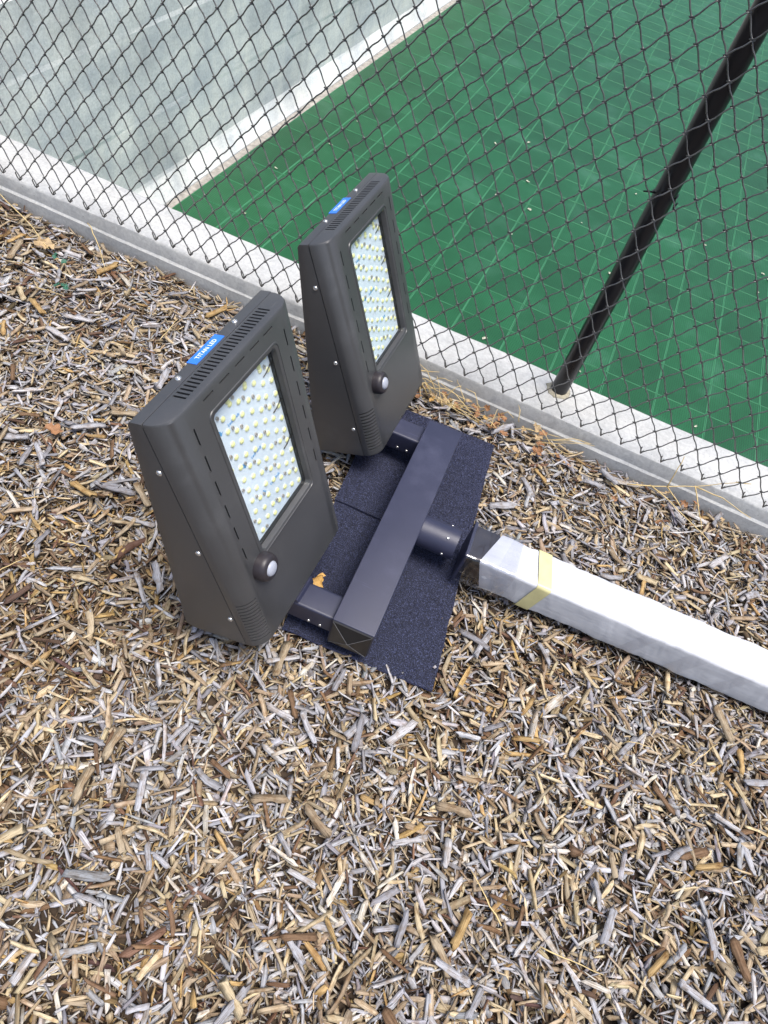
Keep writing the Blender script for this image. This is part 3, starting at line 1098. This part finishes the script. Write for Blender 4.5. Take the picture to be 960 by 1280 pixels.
# ------------------------------------------------------------------ bracket: square tube, two arms, pole socket
br = empty('mounting_bracket', (-0.103, -0.63, 0.05))
br.rotation_euler = (0, 0, rad(2.5))
tag(br, 'blue black square tube bracket joining both floodlights to the pole', 'bracket')
TW, TL = 0.049, 0.342
bm = bmesh.new()
add_box(bm, -TW, TW, -TL, TL, 0, 0.10, bevel=.0028, seg=3)
bm_obj('crossbar', bm, M['bracket'], br, smooth=True, angle=30)
# pressed end caps with a shallow pyramid
for s in (-1, 1):
    bm = bmesh.new()
    y = s * (TL + .0004)
    c = [bm.verts.new((a * (TW - .002), y, b)) for a, b in ((-1, .002), (1, .002), (1, .098), (-1, .098))]
    c2 = [bm.verts.new((a * (TW - .004), y + s * .003, b)) for a, b in ((-1, .004), (1, .004), (1, .096), (-1, .096))]
    ap = bm.verts.new((0, y + s * .016, .05))
    for k in range(4):
        bm.faces.new((c[k], c[(k + 1) % 4], c2[(k + 1) % 4], c2[k]))
        bm.faces.new((c2[k], c2[(k + 1) % 4], ap))
    cap = bm_obj('end_cap', bm, M['cap'], br)
    V, F = [], []
    for (a, b) in ((-1, .004), (1, .004), (1, .096), (-1, .096)):
        v, f = tube_data([(a * (TW - .004), y + s * .0034, b), (0, y + s * .0164, .05)], .0007, 5)
        F += [tuple(i + len(V) for i in q) for q in f]; V += v
    mesh_obj('crease', V, F, M['edge'], cap)
for yw, xe in ((-0.927, -.28), (-0.330, -.29)):
    yl = yw + 0.63
    # square arm with softly rounded edges
    bm = bmesh.new()
    add_box(bm, xe + .103 + (-.0), -TW + .002, yl - .032, yl + .032, .012, .074, bevel=.007, seg=4)
    arm = bm_obj('arm', bm, M['bracket'], br, smooth=True, angle=40)
    for x in (-.075, -.103):
        add_screw(arm, (x, yl - .032, .026), (0, -1, 0), scale=.72)
V, F = lathe_data([(.0405, 0), (.0405, .096)], 40)
V = [(TW - .001 + v[2], .012 + v[0], .052 + v[1]) for v in V]
stub = mesh_obj('pole_socket', V, F, M['bracket'], br, smooth=True)
stub.data.set_sharp_from_angle(angle=rad(40))
for x, a in ((.118, 62), (.118, -8), (.118, 150)):
    add_screw(stub, (x, .012 - .0402 * math.cos(rad(a)), .052 + .0402 * math.sin(rad(a))), (0, -math.cos(rad(a)), math.sin(rad(a))), scale=.72)

# ------------------------------------------------------------------ wrapped light pole lying on the mulch
PL0, PL1 = Vector((0.062, -0.613, 0.098)), Vector((0.88, -0.556, 0.060))
pd = (PL1 - PL0).normalized()
pole = empty('light_pole', PL0)
pm = Matrix.Identity(3)
side = Vector((0, 0, 1)).cross(pd).normalized()
upv = pd.cross(side)
pole.matrix_world = Matrix(((pd.x, side.x, upv.x, PL0.x), (pd.y, side.y, upv.y, PL0.y), (pd.z, side.z, upv.z, PL0.z), (0, 0, 0, 1)))
tag(pole, 'square steel light pole wrapped in white foam and clear plastic lying on mulch', 'pole')
bm = bmesh.new()
add_box(bm, 0.004, 3.0, -.041, .041, -.041, .041, bevel=.006)
bm_obj('shaft', bm, M['cap'], pole)
bm = bmesh.new()
add_box(bm, 0.0, .008, -.056, .056, -.055, .055, bevel=.002)
bm_obj('end_plate', bm, M['bracket'], pole)

def wrap(name, xa, xb, half, mat, nxs, skew=0.0, wav=.0012, seed=0.0, bands=(), rnd=.010):
    pts = []
    for cx, cz, a0 in ((half - rnd, half - rnd, 0), (-half + rnd, half - rnd, 90), (-half + rnd, -half + rnd, 180), (half - rnd, -half + rnd, 270)):
        for k in range(5):
            a = rad(a0 + 90 * k / 4)
            pts.append((cx + rnd * math.cos(a), cz + rnd * math.sin(a)))
        # one mid point per side for creases
    full = []
    for k in range(len(pts)):
        full.append(pts[k])
        if k % 5 == 4:
            p, q = pts[k], pts[(k + 1) % len(pts)]
            for t in (.25, .5, .75):
                full.append((p[0] + (q[0] - p[0]) * t, p[1] + (q[1] - p[1]) * t))
    V, F = [], []
    n = len(full)
    for i in range(nxs):
        t = i / (nxs - 1)
        for (y, z) in full:
            x = xa + (xb - xa) * t + skew * (z - y) * (1 - t if skew < 0 else 1)
            s = 1.0
            d = wav * (noise.noise((x * 14 + seed, y * 22, z * 22)) + .6 * noise.noise((x * 45 + seed, y * 60, z * 60)))
            for bx, h in bands:
                u = (x - 0.45 * (z - y) - bx)
                d += h / (1 + math.exp(max(-60.0, min(60.0, -u * 900))))
            l_ = math.hypot(y, z)
            V.append((x, y + y / l_ * d, z + z / l_ * d))
    for i in range(nxs - 1):
        for k in range(n):
            k2 = (k + 1) % n
            F.append((i * n + k, (i + 1) * n + k, (i + 1) * n + k2, i * n + k2))
    return mesh_obj(name, V, F, mat, pole, smooth=True)
wrap('foam_wrap', 0.075, 3.0, 0.0540, M['foam'], 900, skew=-0.35, wav=.0030, bands=((.115, -.0012), (.16, .0012), (.205, -.001), (.37, .0014), (.50, -.0016), (.585, .0016), (.62, -.0012), (.70, .0013), (.78, -.0014), (.95, .0015), (1.2, -.0015), (1.5, .0015)))
wrap('yellow_tape', 0.170, 0.205, 0.0566, M['tape'], 8, skew=0.16, wav=.0006, seed=3)
wrap('plastic_sleeve', 0.004, 0.13, 0.0590, M['film'], 60, wav=.0065, seed=9)
for a, b, s in ((.105, .155, -.2), (.44, .475, .25), (.555, .60, .3), (.68, .715, .3), (1.1, 1.14, .3)):
    wrap('clear_tape', a, b, 0.0574, M['cleartape'], 10, skew=s, wav=.0009, seed=a * 30)
bm = bmesh.new()
for k in range(7):
    add_box(bm, .008 + k * .001, .070, -.0486, .0486, .0476, .0480)
    break
bm_obj('dark_liner', bm, M['sensor'], pole)

# ------------------------------------------------------------------ carpet pieces under the bracket
def carpet(name, q, seed, label):
    """q: far-left, far-right, near-right, near-left corners"""
    c = Vector((sum(p[0] for p in q) / 4, sum(p[1] for p in q) / 4, 0.0))
    nu, nv = 26, 30
    V, F = [], []
    def P(u, v):
        a = Vector(q[0]).lerp(Vector(q[1]), u); b = Vector(q[3]).lerp(Vector(q[2]), u)
        p = a.lerp(b, v)
        e = min(u, 1 - u, v, 1 - v)
        z = 0.014 + .005 * noise.noise((p.x * 5 + seed, p.y * 5, 0)) + .003 * noise.noise((p.x * 14, p.y * 14 + seed, 0))
        wob = .0025 * noise.noise((p.x * 20, p.y * 20, seed))
        return Vector((p.x + wob - c.x, p.y + wob - c.y, z))
    top = [[P(i / nu, j / nv) for i in range(nu + 1)] for j in range(nv + 1)]
    for j in range(nv + 1):
        for i in range(nu + 1):
            V.append(top[j][i])
    b0 = len(V)
    for j in range(nv + 1):
        for i in range(nu + 1):
            V.append(top[j][i] - Vector((0, 0, .0075)))
    w = nu + 1
    for j in range(nv):
        for i in range(nu):
            a = j * w + i
            F.append((a, a + w, a + w + 1, a + 1))
            F.append((b0 + a, b0 + a + 1, b0 + a + w + 1, b0 + a + w))
    for i in range(nu):
        F.append((i, i + 1, b0 + i + 1, b0 + i))
        a = nv * w + i
        F.append((a + 1, a, b0 + a, b0 + a + 1))
    for j in range(nv):
        a = j * w
        F.append((a + w, a, b0 + a, b0 + a + w))
        a = j * w + nu
        F.append((a, a + w, b0 + a + w, b0 + a))
    o = mesh_obj(name, V, F, M['carpet'], smooth=True)
    o.data.set_sharp_from_angle(angle=rad(50))
    o.location = c
    tag(o, label, 'carpet')
    # pile: short tufts standing on it
    area = abs((q[1][0] - q[0][0]) * (q[3][1] - q[0][1]))
    n = int(area * 150000)
    V, F = [], []
    for k in range(n):
        u, v = random.random(), random.random()
        p = P(u, v)
        an = random.uniform(0, 6.28)
        h = random.uniform(.0018, .0042)
        w_ = random.uniform(.0006, .0011)
        dx, dy = math.cos(an) * w_, math.sin(an) * w_
        lx, ly = random.gauss(0, .0016), random.gauss(0, .0016)
        b = len(V)
        V += [(p.x - dx, p.y - dy, p.z - .0005), (p.x + dx, p.y + dy, p.z - .0005), (p.x + lx, p.y + ly, p.z + h)]
        F.append((b, b + 1, b + 2))
    pl = mesh_obj('pile', V, F, M['carpet'], o)
    tag(pl, kind='stuff')
    return o
carpet('carpet_offcut', [(-0.343, -0.150), (0.026, -0.133), (0.077, -0.568), (-0.300, -0.576)], 1.0, 'dark navy carpet offcut under the bracket end beside the kerb')
carpet('carpet_offcut', [(-0.298, -0.582), (0.078, -0.571), (0.128, -0.955), (-0.243, -0.978)], 5.0, 'dark navy carpet offcut under the bracket end away from the kerb')

# ------------------------------------------------------------------ litter: leaves, straw, weeds
def leaf_mesh(seed, L=.04, Wd=.022, curl=.3, jag=.0):
    rr_ = random.Random(seed)
    n = 9
    V, F = [], []
    for i in range(n):
        t = i / (n - 1)
        wv = math.sin(math.pi * min(1, t * .92 + .06)) ** .8 * Wd * .5
        for s in (-1, -.5, 0, .5, 1):
            j = jag * rr_.uniform(-1, 1) * Wd * (abs(s) > .7)
            x = (t - .5) * L + jag * rr_.uniform(-.1, .1) * L * abs(s)
            y = s * (wv + j)
            z = curl * (abs(s) ** 2 * wv * .9 + (t - .5) ** 2 * L * .8) + rr_.uniform(-.1, .1) * curl * Wd * .4
            V.append((x, y, z))
    for i in range(n - 1):
        for k in range(4):
            a = i * 5 + k
            F.append((a, a + 5, a + 6, a + 1))
    b = len(V)
    V += [(v[0], v[1], v[2] - .0006) for v in V]
    F += [tuple(q + b for q in reversed(f)) for f in F]
    ring = [k for k in range(5)] + [i * 5 + 4 for i in range(1, n)] + [(n - 1) * 5 + k for k in (3, 2, 1, 0)] + [i * 5 for i in range(n - 2, 0, -1)]
    for k in range(len(ring)):
        a, c = ring[k], ring[(k + 1) % len(ring)]
        F.append((a, c, c + b, a + b))
    me = bpy.data.meshes.new('dry_leaf')
    me.from_pydata(V, [], F)
    me.update()
    return me
LEAVES = {}
for mk in ('leaf_rust', 'leaf_tan', 'leaf_gold', 'leaf_pale', 'leaf_green'):
    LEAVES[mk] = []
    for k in range(5):
        me = leaf_mesh(hash(mk) % 97 * 0 + k * 13 + len(mk), .04, .024, .5, .35)
        me.materials.append(M[mk])
        LEAVES[mk].append(me)
def leaf(mk, x, y, z, s, label, group=None, name='dry_leaf', rot=None):
    o = link(bpy.data.objects.new(name, random.choice(LEAVES[mk])))
    o.location = (x, y, z)
    o.rotation_euler = rot or (random.gauss(0, .45), random.gauss(0, .35), random.uniform(0, 6.28))
    o.scale = (s, s, s)
    return tag(o, label, 'leaf', group)
leaf('leaf_gold', -0.228, -0.842, 0.034, 1.35, 'golden dry leaf on the carpet against the arm of the outer floodlight', rot=(.3, -.5, 1.4))
leaf('leaf_gold', -0.262, -1.02, 0.036, .95, 'golden dry leaf on the mulch by the corner of the carpet', rot=(.2, .2, 1.0))
leaf('leaf_tan', -1.545, -0.155, 0.030, 1.5, 'large curled tan leaf on the mulch next to green scraps', rot=(.3, .2, .5))
leaf('leaf_rust', -1.02, -0.77, 0.028, 1.1, 'orange brown lobed leaf alone on the grey mulch', rot=(.1, .1, .3))
for k, (x, y) in enumerate(((-1.46, -0.185), (-1.44, -0.195), (-1.475, -0.19), (-1.37, -0.285), (-1.355, -0.295), (-1.38, -0.30))):
    leaf('leaf_green', x + .0, y, .030 + .003 * (k % 3), .55, 'small teal green leaf scrap in the mulch near the kerb', 'green scraps in the mulch near the kerb')
for k in range(46):
    x = random.uniform(-.36, .16)
    y = random.uniform(-.105, -.008) if random.random() < .75 else random.uniform(-.14, -.01)
    if in_quad(np.array([x]), np.array([y]), MATQ, .01)[0]:
        continue
    mk = random.choice(['leaf_rust', 'leaf_tan', 'leaf_tan', 'leaf_rust', 'leaf_rust', 'leaf_tan', 'leaf_gold'])
    leaf(mk, x, y, .024 + random.uniform(0, .012), random.uniform(.4, .8), {'leaf_rust': 'rust brown dry leaf in the drift along the kerb', 'leaf_tan': 'tan dry leaf in the drift along the kerb', 'leaf_gold': 'golden dry leaf in the drift along the kerb'}[mk], 'leaf drift along the kerb beside the inner floodlight')
for k in range(18):
    x, y = random.uniform(.15, .85), random.uniform(-.30, -.02)
    mk = random.choice(['leaf_rust', 'leaf_tan'])
    leaf(mk, x, y, .026 + random.uniform(0, .010), random.uniform(.35, .7), {'leaf_rust': 'rust brown leaf scrap between the wrapped pole and the kerb', 'leaf_tan': 'tan leaf scrap between the wrapped pole and the kerb'}[mk], 'leaf scraps between pole and kerb')
for k in range(26):
    x, y = random.uniform(-2.1, 1.6), random.uniform(1.3, 4.2)
    o = leaf('leaf_pale', x, y, FLZ + .006, random.uniform(.35, .9), 'small pale dry leaf lying on the green court tiles', 'pale leaf scraps on the court', rot=(random.gauss(0, .15), random.gauss(0, .15), random.uniform(0, 6.28)))

def straw(pts, r, label, group=None, name='straw_stem'):
    """a bent dry stem through the given points"""
    P3 = [Vector(p) for p in pts]
    out = []
    for i in range(len(P3) - 1):
        for t in (0, .33, .66):
            out.append(P3[i].lerp(P3[i + 1], t) + Vector((random.gauss(0, .0012), random.gauss(0, .0012), random.gauss(0, .0008))))
    out.append(P3[-1])
    rs = [r * (1 - .55 * i / len(out)) for i in range(len(out))]
    base = out[0].copy()
    V, F = tube_data([p - base for p in out], rs, 5)
    o = mesh_obj(name, V, F, M['straw'], smooth=True)
    o.location = base
    if label:
        tag(o, label, 'straw', group)
    return o
for k in range(34):
    x = random.uniform(-.42, .22); y = random.uniform(-.10, -.015)
    a = random.choice([random.gauss(0, .5), random.uniform(0, 3.1)])
    L = random.uniform(.05, .17)
    p0 = Vector((x, y, random.uniform(.025, .045)))
    p2 = p0 + Vector((math.cos(a) * L, math.sin(a) * L * .6, random.uniform(-.005, .045)))
    if p2.y > .008: p2.y = .006
    p1 = p0.lerp(p2, .5) + Vector((0, 0, random.uniform(.0, .02)))
    straw((p0, p1, p2), random.uniform(.0009, .0018), 'dry yellow grass stem in the drift along the kerb', 'dry grass stems along the kerb')
for k in range(30):
    x, y = random.uniform(-1.7, .85), random.uniform(-1.4, -.05)
    if in_quad(np.array([x]), np.array([y]), MATQ, .08)[0] or (x > -.0 and abs((y + 0.61) - (x - 0.11) * 0.0701) < 0.14):
        continue
    a = random.uniform(0, 3.14); L = random.uniform(.05, .13)
    p0 = Vector((x, y, undul(x, y) + .026)); p2 = p0 + Vector((math.cos(a) * L, math.sin(a) * L, random.uniform(-.004, .006)))
    if p2.y > 0: p2.y = -.002
    straw((p0, p0.lerp(p2, .5) + Vector((0, 0, .003)), p2), random.uniform(.0010, .0017), 'thin pale straw lying across the wood chip mulch', 'straws strewn over the mulch')
straw(((-1.86, .0, .02), (-1.66, -.10, .045), (-1.52, -.165, .03)), .0022, 'long pale straw leaning from the kerb onto grey mulch')
straw(((-1.50, .005, .05), (-1.42, -.06, .055), (-1.33, -.14, .03)), .002, 'long pale straw bent over the kerb foot by the curled leaf')
# dried weed with forked stems reaching over the kerb
weed = empty('dry_weed', (0.44, -0.06, 0.02))
tag(weed, 'dried straw coloured weed with forked stems reaching over the kerb', 'weed')
WS = [((.44, -.06, .02), (.55, -.03, .05), (.62, -.005, .075), (.72, .03, .12)), ((.62, -.005, .075), (.70, -.02, .085), (.80, -.03, .07)),
      ((.55, -.03, .05), (.545, -.02, .10), (.54, .0, .155)), ((.62, -.005, .075), (.655, -.07, .05), (.68, -.11, .025)), ((.50, -.04, .04), (.60, -.10, .045), (.72, -.16, .03)),
      ((.72, .03, .12), (.76, .04, .13)), ((.55, -.03, .05), (.60, -.09, .05))]
for ps in WS:
    o = straw(ps, .0022, None, name='stem')
    o.parent = weed
    o.location = o.location - weed.location
weed2 = empty('dry_weed', (-0.30, -0.03, 0.02))
tag(weed2, 'tangle of dry pale grass against the kerb behind the inner floodlight', 'weed')
for k in range(12):
    a = random.uniform(-.6, 3.6)
    L = random.uniform(.08, .2)
    p0 = Vector((-0.30 + random.uniform(-.04, .10), -.03 + random.uniform(-.03, .0), .02))
    p2 = p0 + Vector((math.cos(a) * L, min(.0, math.sin(a) * .03), random.uniform(.02, .10)))
    p1 = p0.lerp(p2, .55) + Vector((0, -.004, .03))
    o = straw((p0, p1, p2), .0016, None, name='stem')
    o.parent = weed2
    o.location = o.location - weed2.location
